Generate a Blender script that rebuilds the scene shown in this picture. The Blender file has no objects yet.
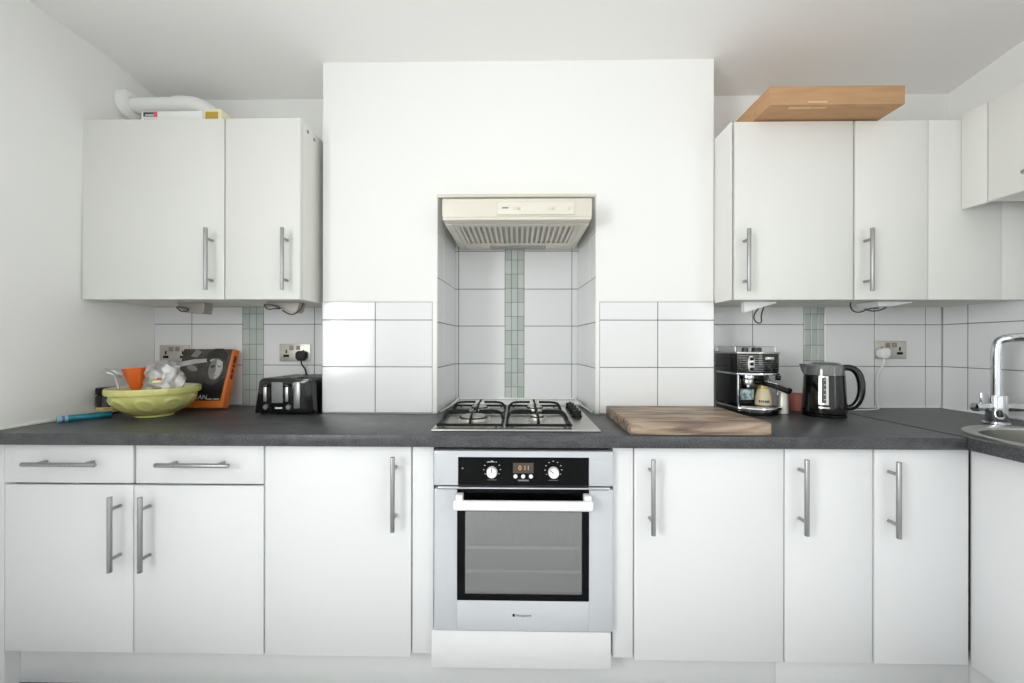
import bpy, bmesh, math, random
from mathutils import Vector, Matrix

random.seed(7)
SC = bpy.context.scene
COL = SC.collection
PI = math.pi
ORG = {}


# ------------------------------------------------------------------ materials
def lin(c):
    return tuple((v / 255 / 12.92 if v / 255 <= .04045 else ((v / 255 + .055) / 1.055) ** 2.4) for v in c)


def mat(name, rgb, rough=.5, metal=0., spec=.5, noise=0., nscale=20., bump=0., bscale=60., coat=0., stretch=(1, 1, 1), dark=None):
    m = bpy.data.materials.new(name)
    m.use_nodes = True
    nt = m.node_tree
    b = nt.nodes['Principled BSDF']
    c = lin(rgb)
    b.inputs['Base Color'].default_value = (*c, 1)
    b.inputs['Roughness'].default_value = rough
    b.inputs['Metallic'].default_value = metal
    b.inputs['Specular IOR Level'].default_value = spec
    b.inputs['Coat Weight'].default_value = coat
    b.inputs['Coat Roughness'].default_value = .05
    tc = mp = None
    if noise or bump:
        tc = nt.nodes.new('ShaderNodeTexCoord')
        mp = nt.nodes.new('ShaderNodeMapping')
        mp.inputs['Scale'].default_value = stretch
        nt.links.new(tc.outputs['Object'], mp.inputs['Vector'])
    if noise:
        n = nt.nodes.new('ShaderNodeTexNoise')
        n.inputs['Scale'].default_value = nscale
        n.inputs['Detail'].default_value = 6
        nt.links.new(mp.outputs['Vector'], n.inputs['Vector'])
        r = nt.nodes.new('ShaderNodeValToRGB')
        d = lin(dark) if dark else tuple(v * (1 - noise) for v in c)
        hi = c if dark else tuple(min(1, v * (1 + noise)) for v in c)
        r.color_ramp.elements[0].position = .35
        r.color_ramp.elements[1].position = .65
        r.color_ramp.elements[0].color = (*d, 1)
        r.color_ramp.elements[1].color = (*hi, 1)
        nt.links.new(n.outputs['Fac'], r.inputs['Fac'])
        nt.links.new(r.outputs['Color'], b.inputs['Base Color'])
    if bump:
        n2 = nt.nodes.new('ShaderNodeTexNoise')
        n2.inputs['Scale'].default_value = bscale
        n2.inputs['Detail'].default_value = 4
        nt.links.new(mp.outputs['Vector'], n2.inputs['Vector'])
        bp = nt.nodes.new('ShaderNodeBump')
        bp.inputs['Strength'].default_value = bump
        bp.inputs['Distance'].default_value = .002
        nt.links.new(n2.outputs['Fac'], bp.inputs['Height'])
        nt.links.new(bp.outputs['Normal'], b.inputs['Normal'])
    return m


def glassy(name, tint, mirror, rough=.02, gloss=(255, 255, 255)):
    """thin pane: part of the light passes straight through tinted, part is mirrored"""
    m = bpy.data.materials.new(name)
    m.use_nodes = True
    nt = m.node_tree
    nt.nodes.remove(nt.nodes['Principled BSDF'])
    t = nt.nodes.new('ShaderNodeBsdfTransparent')
    t.inputs['Color'].default_value = (*tint, 1)
    g = nt.nodes.new('ShaderNodeBsdfGlossy')
    g.inputs['Roughness'].default_value = rough
    g.inputs['Color'].default_value = (*lin(gloss), 1)
    x = nt.nodes.new('ShaderNodeMixShader')
    x.inputs['Fac'].default_value = mirror
    nt.links.new(t.outputs[0], x.inputs[1])
    nt.links.new(g.outputs[0], x.inputs[2])
    nt.links.new(x.outputs[0], nt.nodes['Material Output'].inputs['Surface'])
    return m


def emit(name, rgb, s):
    m = bpy.data.materials.new(name)
    m.use_nodes = True
    b = m.node_tree.nodes['Principled BSDF']
    b.inputs['Base Color'].default_value = (0, 0, 0, 1)
    b.inputs['Emission Color'].default_value = (*lin(rgb), 1)
    b.inputs['Emission Strength'].default_value = s
    return m


def wood_mat():
    m = mat('worn_wood', (150, 120, 96), .55)
    nt = m.node_tree
    b = nt.nodes['Principled BSDF']
    tc = nt.nodes.new('ShaderNodeTexCoord')
    mp = nt.nodes.new('ShaderNodeMapping')
    mp.inputs['Scale'].default_value = (2.2, 15, 15)
    n = nt.nodes.new('ShaderNodeTexNoise')
    n.inputs['Scale'].default_value = 2.2
    n.inputs['Detail'].default_value = 7
    n.inputs['Distortion'].default_value = .6
    r = nt.nodes.new('ShaderNodeValToRGB')
    e = r.color_ramp.elements
    e[0].position = .28; e[0].color = (*lin((84, 70, 62)), 1)
    e[1].position = .75; e[1].color = (*lin((192, 172, 150)), 1)
    k = e.new(.46); k.color = (*lin((132, 113, 99)), 1)
    k = e.new(.56); k.color = (*lin((166, 146, 126)), 1)
    nt.links.new(tc.outputs['Object'], mp.inputs['Vector'])
    nt.links.new(mp.outputs['Vector'], n.inputs['Vector'])
    nt.links.new(n.outputs['Fac'], r.inputs['Fac'])
    nt.links.new(r.outputs['Color'], b.inputs['Base Color'])
    return m


def worktop_mat():
    m = mat('slate_laminate', (84, 85, 87), .38, spec=.45)
    nt = m.node_tree
    b = nt.nodes['Principled BSDF']
    tc = nt.nodes.new('ShaderNodeTexCoord')
    n = nt.nodes.new('ShaderNodeTexNoise')
    n.inputs['Scale'].default_value = 200
    n.inputs['Detail'].default_value = 3
    n2 = nt.nodes.new('ShaderNodeTexNoise')
    n2.inputs['Scale'].default_value = 28
    n2.inputs['Detail'].default_value = 5
    mx = nt.nodes.new('ShaderNodeMath'); mx.operation = 'MULTIPLY_ADD'
    mx.inputs[1].default_value = .45
    r = nt.nodes.new('ShaderNodeValToRGB')
    e = r.color_ramp.elements
    e[0].position = .58; e[0].color = (*lin((50, 51, 53)), 1)
    e[1].position = .95; e[1].color = (*lin((92, 93, 96)), 1)
    nt.links.new(tc.outputs['Object'], n.inputs['Vector'])
    nt.links.new(tc.outputs['Object'], n2.inputs['Vector'])
    nt.links.new(n2.outputs['Fac'], mx.inputs[0])
    nt.links.new(n.outputs['Fac'], mx.inputs[2])
    nt.links.new(mx.outputs[0], r.inputs['Fac'])
    nt.links.new(r.outputs['Color'], b.inputs['Base Color'])
    return m


M = dict(
    wall=mat('wall_paint', (240, 240, 238), .85, bump=.08, bscale=35),
    ceil=mat('ceiling_paint', (243, 242, 240), .9, bump=.05, bscale=30),
    floor=mat('dark_vinyl', (96, 95, 94), .5, noise=.3, nscale=14),
    floor_bounce=mat('pale_bounce_floor', (208, 208, 210), .55, noise=.04, nscale=6, stretch=(8, .6, 1)),  # unseen pale floor, added to bounce light onto the ceiling
    tile=mat('white_glazed_tile', (232, 233, 234), .12, spec=.5),
    grout=mat('grey_grout', (112, 112, 110), .9),
    caulk=mat('white_caulk', (240, 240, 236), .5),
    mos1=mat('mosaic_pale_green', (185, 193, 188), .15),
    mos2=mat('mosaic_grey_green', (177, 187, 181), .15),
    mos3=mat('mosaic_light', (193, 200, 195), .15),
    lam=mat('white_laminate', (228, 229, 230), .42, spec=.4, bump=.03, bscale=220),
    lamw=mat('white_laminate_wall_units', (225, 225, 221), .42, spec=.4, bump=.03, bscale=220),
    edge=mat('white_carcass', (228, 227, 222), .5),
    under=mat('carcass_underside', (222, 220, 214), .6),
    steel=mat('brushed_steel', (168, 168, 168), .38, 1., noise=.1, nscale=90, stretch=(1, 1, .05)),
    plate=mat('stainless_plate', (205, 203, 198), .28, 1.),
    sat=mat('satin_steel', (222, 220, 214), .45, .7),
    sink=mat('sink_steel', (196, 195, 192), .3, 1.),
    basin=mat('sink_basin_steel', (150, 149, 144), .36, 1.),
    chrome=mat('chrome', (225, 227, 230), .07, 1.),
    black=mat('black_gloss_plastic', (14, 14, 15), .12, spec=.6),
    blackm=mat('black_matt_enamel', (16, 16, 17), .5, spec=.3),
    rubber=mat('black_rubber', (28, 28, 29), .6),
    dgrey=mat('dark_grey_plastic', (62, 63, 66), .35),
    grey=mat('grey_plastic', (128, 128, 130), .35),
    worktop=worktop_mat(),
    wood=wood_mat(),
    card=mat('brown_cardboard', (184, 144, 106), .8, noise=.07, nscale=9, stretch=(1, 4, 6)),
    tape=mat('torn_card_patch', (216, 184, 146), .8),
    ovenw=mat('white_oven_glass', (200, 203, 208), .18, spec=.5),
    bglass=mat('black_oven_glass', (5, 5, 6), .1, spec=.15),
    pane=glassy('oven_window_glass', (.62, .62, .62), .25, .2),
    enamel=mat('oven_cavity_enamel', (156, 153, 150), .5),
    rack=mat('rack_chrome', (240, 238, 232), .35, .6),
    white=mat('white_plastic', (240, 240, 240), .3),
    cream=mat('cream_hood_enamel', (219, 214, 201), .35),
    creamd=mat('cream_hood_panel', (225, 221, 209), .4),
    filt=mat('hood_filter_fleece', (196, 192, 188), .9),
    bowl=mat('yellow_glazed_stoneware', (214, 213, 132), .18, spec=.55),
    bowlin=mat('cream_bowl_glaze', (236, 234, 206), .2),
    orange=mat('orange_plastic', (226, 104, 24), .4),
    bookor=mat('orange_book_board', (226, 120, 44), .45),
    bookdk=mat('printed_dark_brown', (92, 38, 22), .5),
    ph0=mat('photo_black', (38, 37, 37), .3, noise=.35, nscale=16),
    ph1=mat('photo_dark_grey', (64, 62, 61), .3, noise=.4, nscale=22),
    ph2=mat('photo_mid_grey', (128, 126, 124), .3, noise=.2, nscale=18),
    ph3=mat('photo_pale_grey', (186, 184, 181), .3, noise=.12, nscale=18),
    page=mat('page_edge', (222, 214, 200), .8),
    bag=glassy('clear_plastic_film', (.93, .94, .94), .38, .45),
    lidp=glassy('clear_lid_plastic', (.9, .92, .93), .3, .15),
    green=mat('label_green', (150, 176, 66), .5),
    red=mat('label_red', (206, 66, 50), .5),
    teal=mat('teal_wrap', (22, 112, 132), .3, noise=.35, nscale=30),
    tealend=mat('pale_blue_cap', (132, 196, 214), .35),
    violet=mat('violet_print', (126, 92, 150), .4),
    jar=mat('dark_jar_glass', (30, 26, 24), .12),
    jarlab=mat('straw_label', (208, 188, 128), .5, noise=.25, nscale=60),
    jarlab2=mat('pale_label', (206, 208, 214), .4),
    socket=mat('brushed_nickel_plate', (206, 201, 192), .34, .75),
    socketin=mat('grey_switch', (150, 146, 138), .4, .3),
    cordw=mat('white_flex', (236, 236, 234), .4),
    cordd=mat('dark_flex', (66, 62, 58), .5),
    lampg=mat('lamp_housing_grey', (168, 163, 156), .4, .4),
    gold=mat('gold_label', (190, 158, 58), .45),
    paleyel=mat('pale_yellow_card', (240, 234, 204), .6),
    boxw=mat('white_card', (236, 236, 236), .6),
    pink=mat('pink_print', (214, 92, 120), .5),
    flue=mat('white_pvc', (240, 240, 238), .35),
    floral=mat('blue_floral_print', (206, 222, 226), .5, noise=.5, nscale=70, dark=(84, 110, 124)),
    tin=mat('cream_tin', (222, 206, 172), .35),
    tind=mat('brown_lettering', (66, 52, 44), .5),
    tinlid=mat('gold_tin_lid', (196, 176, 104), .3, .6),
    coral=mat('coral_plastic', (222, 142, 130), .4),
    smoke=mat('smoked_kettle_top', (108, 110, 112), .12, spec=.6, coat=.6),
    winf=mat('white_upvc', (240, 240, 240), .35),
    pane2=glassy('window_glass', (.97, .98, .98), .06, 0.),
    amber=emit('amber_display', (255, 186, 110), 1.1),
    dispbg=mat('display_glass', (74, 66, 60), .3),
)


# ------------------------------------------------------------------ mesh builder
class MB:
    def __init__(s):
        s.bm = bmesh.new()
        s.mats = []

    def mi(s, m):
        if m not in s.mats:
            s.mats.append(m)
        return s.mats.index(m)

    def _add(s, tb, m, mtx=None):
        i = s.mi(m)
        for f in tb.faces:
            f.material_index = i
        if mtx is not None:
            bmesh.ops.transform(tb, matrix=mtx, verts=tb.verts)
        bmesh.ops.recalc_face_normals(tb, faces=tb.faces)
        me = bpy.data.meshes.new('tmp')
        tb.to_mesh(me)
        tb.free()
        s.bm.from_mesh(me)
        bpy.data.meshes.remove(me)
        return s

    def box(s, x0, x1, y0, y1, z0, z1, m, bev=0., seg=2, mtx=None):
        tb = bmesh.new()
        v = [tb.verts.new((x, y, z)) for x in (x0, x1) for y in (y0, y1) for z in (z0, z1)]
        for f in ((0, 1, 3, 2), (4, 6, 7, 5), (0, 4, 5, 1), (2, 3, 7, 6), (0, 2, 6, 4), (1, 5, 7, 3)):
            tb.faces.new([v[k] for k in f])
        if bev:
            bmesh.ops.bevel(tb, geom=tb.edges[:], offset=bev, segments=seg, affect='EDGES', profile=.5)
        return s._add(tb, m, mtx)

    def prism(s, pts, axis, a, b, m, bev=0., seg=2, mtx=None):
        """polygon pts extruded from a to b along axis; pts are the other two coordinates in xyz order"""
        tb = bmesh.new()

        def P(p, w):
            if axis == 'x': return (w, p[0], p[1])
            if axis == 'y': return (p[0], w, p[1])
            return (p[0], p[1], w)
        lo = [tb.verts.new(P(p, a)) for p in pts]
        hi = [tb.verts.new(P(p, b)) for p in pts]
        n = len(pts)
        tb.faces.new(lo); tb.faces.new(hi[::-1])
        for k in range(n):
            tb.faces.new((lo[k], hi[k], hi[(k + 1) % n], lo[(k + 1) % n]))
        if bev:
            bmesh.ops.recalc_face_normals(tb, faces=tb.faces)
            bmesh.ops.bevel(tb, geom=tb.edges[:], offset=bev, segments=seg, affect='EDGES', profile=.5)
        return s._add(tb, m, mtx)

    def cyl(s, p0, p1, r0, m, r1=None, n=20, bev=0., mtx=None):
        p0, p1 = Vector(p0), Vector(p1)
        d = p1 - p0
        tb = bmesh.new()
        bmesh.ops.create_cone(tb, cap_ends=True, segments=n, radius1=r0, radius2=r0 if r1 is None else r1, depth=d.length)
        if bev:
            e = [e for e in tb.edges if abs(e.verts[0].co.z - e.verts[1].co.z) < 1e-6]
            bmesh.ops.bevel(tb, geom=e, offset=bev, segments=2, affect='EDGES', profile=.5)
        q = d.to_track_quat('Z', 'Y').to_matrix().to_4x4()
        bmesh.ops.transform(tb, matrix=Matrix.Translation((p0 + p1) / 2) @ q, verts=tb.verts)
        return s._add(tb, m, mtx)

    def tube(s, pts, r, m, n=8, sub=0, mtx=None, closed=False):
        pts = [Vector(p) for p in pts]
        for _ in range(sub):                                   # corner-cutting: a smooth run
            q = [] if closed else [pts[0]]
            k = len(pts)
            for i in range(k if closed else k - 1):
                a, b = pts[i], pts[(i + 1) % k]
                q += [a.lerp(b, .25), a.lerp(b, .75)]
            if not closed:
                q.append(pts[-1])
            pts = q
        tb = bmesh.new()
        rings = []
        k = len(pts)
        up = None
        for i in range(k):
            if closed:
                t = (pts[(i + 1) % k] - pts[i - 1]).normalized()
            else:
                t = (pts[min(i + 1, k - 1)] - pts[max(i - 1, 0)]).normalized()
            if up is None:
                up = t.orthogonal().normalized()
            up = (up - t * up.dot(t)).normalized()
            w = t.cross(up)
            rr = r(i / (k - 1)) if callable(r) else r
            rings.append([tb.verts.new(pts[i] + (up * math.cos(a) + w * math.sin(a)) * rr) for a in (2 * PI * j / n for j in range(n))])
        for i in range(k if closed else k - 1):
            A, B = rings[i], rings[(i + 1) % k]
            for j in range(n):
                tb.faces.new((A[j], A[(j + 1) % n], B[(j + 1) % n], B[j]))
        if not closed:
            tb.faces.new(rings[0][::-1]); tb.faces.new(rings[-1])
        return s._add(tb, m, mtx)

    def lathe(s, prof, c, m, n=48, sx=1., sy=1., fn=None, mtx=None):
        """profile [(r, z)] around the vertical through c; r 0 closes to a point"""
        tb = bmesh.new()
        rings = []
        for (r, z) in prof:
            if r < 1e-6:
                rings.append([tb.verts.new((c[0], c[1], c[2] + z))])
            else:
                R = []
                for j in range(n):
                    a = 2 * PI * j / n
                    rr = r + (fn(a, r, z) if fn else 0)
                    R.append(tb.verts.new((c[0] + sx * rr * math.cos(a), c[1] + sy * rr * math.sin(a), c[2] + z)))
                rings.append(R)
        for A, B in zip(rings, rings[1:]):
            for j in range(n):
                a = [A[j % len(A)], A[(j + 1) % n % len(A)]] if len(A) > 1 else [A[0]]
                b = [B[(j + 1) % n], B[j]] if len(B) > 1 else [B[0]]
                if len(a) + len(b) > 2:
                    tb.faces.new(a + b)
        return s._add(tb, m, mtx)

    def text(s, body, size, m, mtx, ext=.0003):
        cu = bpy.data.curves.new('txt', 'FONT')
        cu.body = body; cu.size = size; cu.extrude = ext
        cu.align_x = 'CENTER'; cu.align_y = 'CENTER'
        o = bpy.data.objects.new('txt', cu)
        COL.objects.link(o)
        dg = bpy.context.evaluated_depsgraph_get()
        me = bpy.data.meshes.new_from_object(o.evaluated_get(dg))
        tb = bmesh.new(); tb.from_mesh(me)
        bpy.data.objects.remove(o); bpy.data.curves.remove(cu); bpy.data.meshes.remove(me)
        return s._add(tb, m, mtx)

    def raw(s, verts, faces, m, mtx=None):
        tb = bmesh.new()
        v = [tb.verts.new(p) for p in verts]
        for f in faces:
            tb.faces.new([v[k] for k in f])
        return s._add(tb, m, mtx)

    def build(s, name, parent=None, org=None, smooth=32):
        off = ORG[parent] if parent is not None else Vector(org or (0, 0, 0))
        bmesh.ops.translate(s.bm, vec=-off, verts=s.bm.verts)
        me = bpy.data.meshes.new(name)
        s.bm.to_mesh(me)
        s.bm.free()
        for m in s.mats:
            me.materials.append(m)
        me.polygons.foreach_set('use_smooth', [True] * len(me.polygons))
        me.set_sharp_from_angle(angle=math.radians(smooth))
        o = bpy.data.objects.new(name, me)
        COL.objects.link(o)
        if parent is not None:
            o.parent = parent
        else:
            o.location = off
        ORG[o] = off
        return o


def tag(o, label, cat, group=None):
    o['label'] = label; o['category'] = cat; o['kind'] = 'thing'
    if group:
        o['group'] = group
    return o


def thing(name, label, cat, loc, group=None, local=False, rz=0.):
    o = bpy.data.objects.new(name, None)
    o.empty_display_size = .05
    COL.objects.link(o)
    o.location = loc
    o.rotation_euler = (0, 0, rz)
    ORG[o] = Vector((0, 0, 0)) if local else Vector(loc)
    return tag(o, label, cat, group)


def struct(name, mb, org=None):
    o = mb.build(name, None, org)
    o['kind'] = 'structure'
    return o


# facing the camera side (-Y): text laid in the XZ plane
def face_y(x, y, z):
    return Matrix.Translation((x, y, z)) @ Matrix.Rotation(PI / 2, 4, 'X')


# ------------------------------------------------------------------ dimensions
DF = 1.29          # base door fronts
CF = 1.265         # worktop front edge
BR = 1.674         # chimney breast face
AL = 1.875         # alcove wall
UF = 1.545         # wall unit door fronts
NB = 2.04          # niche back wall
T = .902           # worktop top
H = 2.45
RX = 2.03
YB = -2.6          # wall behind the camera


def lx(z):         # the old left-hand wall leans a little
    return -1.795 + .025 * max(0, min(1, (z - .9) / 1.53))


# ------------------------------------------------------------------ setting
b = MB(); b.box(-2.1, 2.3, .95, 2.3, -.1, 0, M['floor']); b.box(-2.1, 2.3, YB - .2, .95, -.1, 0, M['floor_bounce']); struct('floor', b)  # pale rear part is an added light bouncer out of view
b = MB(); b.prism([(YB - .2, 2.443), (1.62, 2.443), (1.90, 2.402), (2.3, 2.402), (2.3, 2.56), (YB - .2, 2.56)], 'x', -2.1, 2.3, M['ceil']); struct('ceiling', b)


def lw(b, y0, y1, z0, z1):
    pts = [(-1.95, z0), (lx(z0), z0)]
    if z0 < .9 < z1:
        pts.append((lx(.9), .9))
    pts += [(lx(z1), z1), (-1.95, z1)]
    b.prism(pts, 'y', y0, y1, M['wall'])


W1 = (-1.45, -.25, .85, 2.15)    # window beside the camera: y0 y1 z0 z1
b = MB()
lw(b, W1[1], 2.2, 0, H); lw(b, YB, W1[0], 0, H)
lw(b, W1[0], W1[1], 0, W1[2]); lw(b, W1[0], W1[1], W1[3], H)
struct('wall_left', b)
b = MB()
b.prism([(RX, 0), (RX, 1.2), (RX + .03, H), (2.2, H), (2.2, 0)], 'y', -.2, 2.2, M['wall'])
b.prism([(RX, 0), (RX, 1.2), (RX + .03, H), (2.2, H), (2.2, 0)], 'y', YB, -1.5, M['wall'])
b.prism([(RX, 0), (RX, .85), (2.2, .85), (2.2, 0)], 'y', -1.5, -.2, M['wall'])
b.prism([(RX + .02, 2.15), (RX + .03, H), (2.2, H), (2.2, 2.15)], 'y', -1.5, -.2, M['wall'])
struct('wall_right', b)
W2 = (-1.65, 1.9, .06, 2.2)      # unseen glazed opening behind the camera, added and widened for frontal light
b = MB()
for (x0, x1, z0, z1) in ((-1.95, W2[0], 0, H), (W2[1], 2.2, 0, H), (W2[0], W2[1], 0, W2[2]), (W2[0], W2[1], W2[3], H)):
    b.box(x0, x1, YB - .15, YB, z0, z1, M['wall'])
struct('wall_rear', b)
b = MB()
b.box(-1.95, -.855, AL, AL + .12, 0, H, M['wall'])
b.box(.843, 2.2, AL, AL + .12, 0, H, M['wall'])
b.box(-.42, .42, NB, NB + .1, 0, 1.95, M['wall'])
struct('wall_back', b)
b = MB()
b.box(-.855, -.352, BR, NB + .02, 0, 1.857, M['wall'])
b.box(.337, .843, BR, NB + .02, 0, 1.857, M['wall'])
b.box(-.855, .843, BR, NB + .02, 1.857, H, M['wall'])
struct('wall_chimney', b)


def window(name, horiz, a0, a1, z0, z1, at, thick, n):
    """upvc frame with n mullions, and the panes"""
    f = MB(); g = MB()
    e = .06

    def bx(mb, u0, u1, w0, w1, d0, d1, m, bev=0):
        if horiz:
            mb.box(u0, u1, at - d1, at - d0, w0, w1, m, bev)
        else:
            mb.box(at - d1, at - d0, u0, u1, w0, w1, m, bev)
    bx(f, a0, a1, z0, z0 + e, 0, thick, M['winf']); bx(f, a0, a1, z1 - e, z1, 0, thick, M['winf'])
    bx(f, a0, a0 + e, z0 + e, z1 - e, 0, thick, M['winf']); bx(f, a1 - e, a1, z0 + e, z1 - e, 0, thick, M['winf'])
    for k in range(1, n):
        u = a0 + (a1 - a0) * k / n
        bx(f, u - .03, u + .03, z0 + e, z1 - e, 0, thick, M['winf'])
    bx(g, a0 + e, a1 - e, z0 + e, z1 - e, thick * .5, thick * .5 + .004, M['pane2'])
    fo = struct(name, f)
    go = g.build('glass_pane', fo); go['kind'] = 'structure'


window('window_1', False, W1[0], W1[1], W1[2], W1[3], -1.83, .06, 2)
window('fill_window_3', False, -1.5, -.2, .85, 2.15, 2.18, .06, 2)  # unseen window added to brighten the opposite wall
window('fill_window_2', True, W2[0], W2[1], W2[2], W2[3], YB - .05, .06, 3)  # unseen, added as an opening for frontal fill


# tiled panels -------------------------------------------------------
def tiles(n, o, u, nrm, cols, rows, mos=()):
    """tiles standing proud of a grout bed. o: origin of the plane, u: direction along it, nrm: towards the room"""
    u = Vector(u).normalized(); nrm = Vector(nrm).normalized()
    mt = Matrix(((u.x, nrm.x, 0, o[0]), (u.y, nrm.y, 0, o[1]), (u.z, nrm.z, 1, o[2]), (0, 0, 0, 1)))
    b = MB()
    g = .0016
    us = [c[0] for c in cols] + [c[1] for c in cols] + [c[0] for c in mos] + [c[1] for c in mos]
    b.box(min(us), max(us), 0.0005, .0062, rows[0][0], rows[-1][1], M['grout'], mtx=mt)
    for (a, c) in cols:
        for (z0, z1) in rows:
            b.box(a + g, c - g, .001, .008, z0 + g, z1 - g, M['tile'], .0012, 1, mtx=mt)
    for (a, c) in mos:
        z = rows[0][0]
        w = (c - a) / 3
        while z < rows[-1][1] - .004:
            z1 = min(z + .0745, rows[-1][1])
            for k in range(3):
                b.box(a + k * w + g * .7, a + (k + 1) * w - g * .7, .001, .0078, z + g * .7, z1 - g * .7,
                      random.choice((M['mos1'], M['mos1'], M['mos2'], M['mos3'])), .0008, 1, mtx=mt)
            z = z1
    return struct('trim_%d' % n, b)


R4 = [(T + .002, 1.10), (1.10, 1.30), (1.30, 1.385)]
tiles(1, (0, BR, 0), (1, 0, 0), (0, -1, 0), [(-.855, -.621), (-.621, -.371)], [(T + .002, 1.104), (1.104, 1.308), (1.308, 1.387)])
tiles(2, (0, BR, 0), (1, 0, 0), (0, -1, 0), [(.352, .602), (.602, .843)], [(T + .002, 1.104), (1.104, 1.308), (1.308, 1.387)])
tiles(3, (0, AL, 0), (1, 0, 0), (0, -1, 0), [(-1.79, -1.603), (-1.603, -1.350), (-1.247, -.995), (-.995, -.857)], R4, [(-1.350, -1.247)])
tiles(4, (0, AL, 0), (1, 0, 0), (0, -1, 0), [(.845, 1.128), (1.128, 1.371), (1.468, 1.706), (1.706, 1.946), (1.946, 2.0222)], R4, [(1.371, 1.468)])
tiles(5, (RX, AL, 0), (0, -1, 0), (-1, 0, 0), [(.0095, .112), (.112, .363), (.363, .614), (.614, .865), (.865, 1.116)], [(T + .002, 1.10), (1.10, 1.30), (1.30, 1.50), (1.50, 1.70)])
NR = [(T + .002, 1.10), (1.10, 1.30), (1.30, 1.495), (1.495, 1.695), (1.695, 1.855)]
tiles(6, (0, NB, 0), (1, 0, 0), (0, -1, 0), [(-.345, -.314), (-.314, -.068), (.032, .284), (.284, .330)], NR, [(-.068, .032)])
tiles(7, (-.358, BR + .002, 0), (.02, .355, 0), (1, -.056, 0), [(.0, .105), (.105, .354)], NR)
tiles(8, (.343, BR + .002, 0), (-.02, .355, 0), (-1, -.056, 0), [(.0, .105), (.105, .354)], NR)
# white edging strips where the tiling turns into the cooker recess, lintel and tiled ledge behind the hob
b = MB()
b.box(-.371, -.350, BR - .010, BR + .0015, T + .001, 1.388, M['caulk'], .003)
b.box(.335, .352, BR - .010, BR + .0015, T + .001, 1.388, M['caulk'], .003)
struct('trim_9', b)
b = MB(); b.box(-.356, .340, BR - .003, BR + .03, 1.843, 1.8565, M['cream'], .002); struct('trim_10', b)
b = MB()
b.box(-.318, .300, 1.875, 2.030, T + .0015, .916, M['tile'], .002)
for k in range(1, 6):
    b.box(-.318 + k * .103 - .0012, -.318 + k * .103 + .0012, 1.8742, 2.0305, T + .002, .9163, M['grout'])
b.tube([(-.338, BR + .02, T + .004), (-.322, 1.86, T + .006), (-.318, 1.87, .916), (-.31, 2.03, .918), (.295, 2.03, .918), (.303, 1.87, .916), (.309, 1.86, T + .006), (.325, BR + .02, T + .004)], .004, M['caulk'])
struct('trim_11', b)
# white sealant along the worktop
b = MB()
b.box(.86, 2.01, 1.862, 1.868, T + .001, T + .007, M['caulk'])
b.box(2.014, 2.022, .66, 1.86, T + .001, T + .007, M['caulk'])
b.box(-1.794, -1.788, 1.27, 1.86, T + .001, T + .006, M['caulk'])
struct('trim_12', b)
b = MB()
b.box(-1.785, -.86, 1.8725, 1.8745, 1.372, 1.384, M['blackm'])  # dark strip painting the shade of the gap behind the wall units
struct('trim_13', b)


# ------------------------------------------------------------------ cupboards
def bar(name, parent, c, length, vertical=True, wall_y=None, r=.0072, inset=.042, dirx=0., wall_x=None):
    """steel T-bar handle standing off the door on two posts"""
    b = MB()
    h = length / 2
    if vertical:
        b.cyl((c[0], c[1], c[2] - h), (c[0], c[1], c[2] + h), r, M['steel'], bev=.0012)
        ps = [(c[0], c[1], c[2] - h + inset), (c[0], c[1], c[2] + h - inset)]
    elif wall_x is None:
        b.cyl((c[0] - h, c[1], c[2]), (c[0] + h, c[1], c[2]), r, M['steel'], bev=.0012)
        ps = [(c[0] - h + inset, c[1], c[2]), (c[0] + h - inset, c[1], c[2])]
    else:
        b.cyl((c[0], c[1] - h, c[2]), (c[0], c[1] + h, c[2]), r, M['steel'], bev=.0012)
        ps = [(c[0], c[1] - h + inset, c[2]), (c[0], c[1] + h - inset, c[2])]
    for p in ps:
        e = (p[0], wall_y, p[2]) if wall_x is None else (wall_x, p[1], p[2])
        b.cyl(p, e, .0055, M['steel'], n=14)
    return b.build(name, parent)


def panel(name, parent, x0, x1, z0, z1, y, m, thick=.018, bev=.0016):
    b = MB(); b.box(x0, x1, y, y + thick, z0, z1, m, bev)
    return b.build(name, parent)


def carcass(name, parent, x0, x1, y0, y1, z0, z1, under=False):
    b = MB()
    t = .018
    b.box(x0, x0 + t, y0, y1, z0, z1, M['edge'], .0008, 1); b.box(x1 - t, x1, y0, y1, z0, z1, M['edge'], .0008, 1)
    b.box(x0 + t, x1 - t, y0, y1, z0, z0 + t, M['under'] if under else M['edge']); b.box(x0 + t, x1 - t, y0, y1, z1 - t, z1, M['edge'])
    b.box(x0 + t, x1 - t, y1 - .008, y1, z0 + t, z1 - t, M['edge'])
    b.box(x0 + t, x1 - t, y0 + .02, y1 - .01, (z0 + z1) / 2 - .009, (z0 + z1) / 2 + .009, M['edge'])
    return b.build(name, parent)


BZ0, BZ1 = .15, .861
CY = 1.3095     # carcass front
L = M['lam']; U = M['lamw']
G1 = 'white base cupboards under the slate worktop'
# drawer unit at the window-wall end
t = thing('base_cabinet', 'wide white base cupboard with two drawers over two doors', 'cabinet', (-1.307, 1.55, BZ0), G1)
carcass('body', t, -1.758, -.8575, CY, 1.85, BZ0, BZ1)
for (x0, x1, hx) in ((-1.755, -1.3085, -1.526), (-1.2985, -.8605, -1.0765)):
    d = panel('drawer', t, x0, x1, .7275, .8585, DF, L)
    bar('handle', d, (hx, 1.255, .800), .247, False, DF)
for (x0, x1, hx) in ((-1.7535, -1.3085, -1.352), (-1.3045, -.8605, -1.250)):
    d = panel('door', t, x0, x1, .151, .7205, DF, L)
    bar('handle', d, (hx, 1.255, .569), .25, True, DF)
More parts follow.
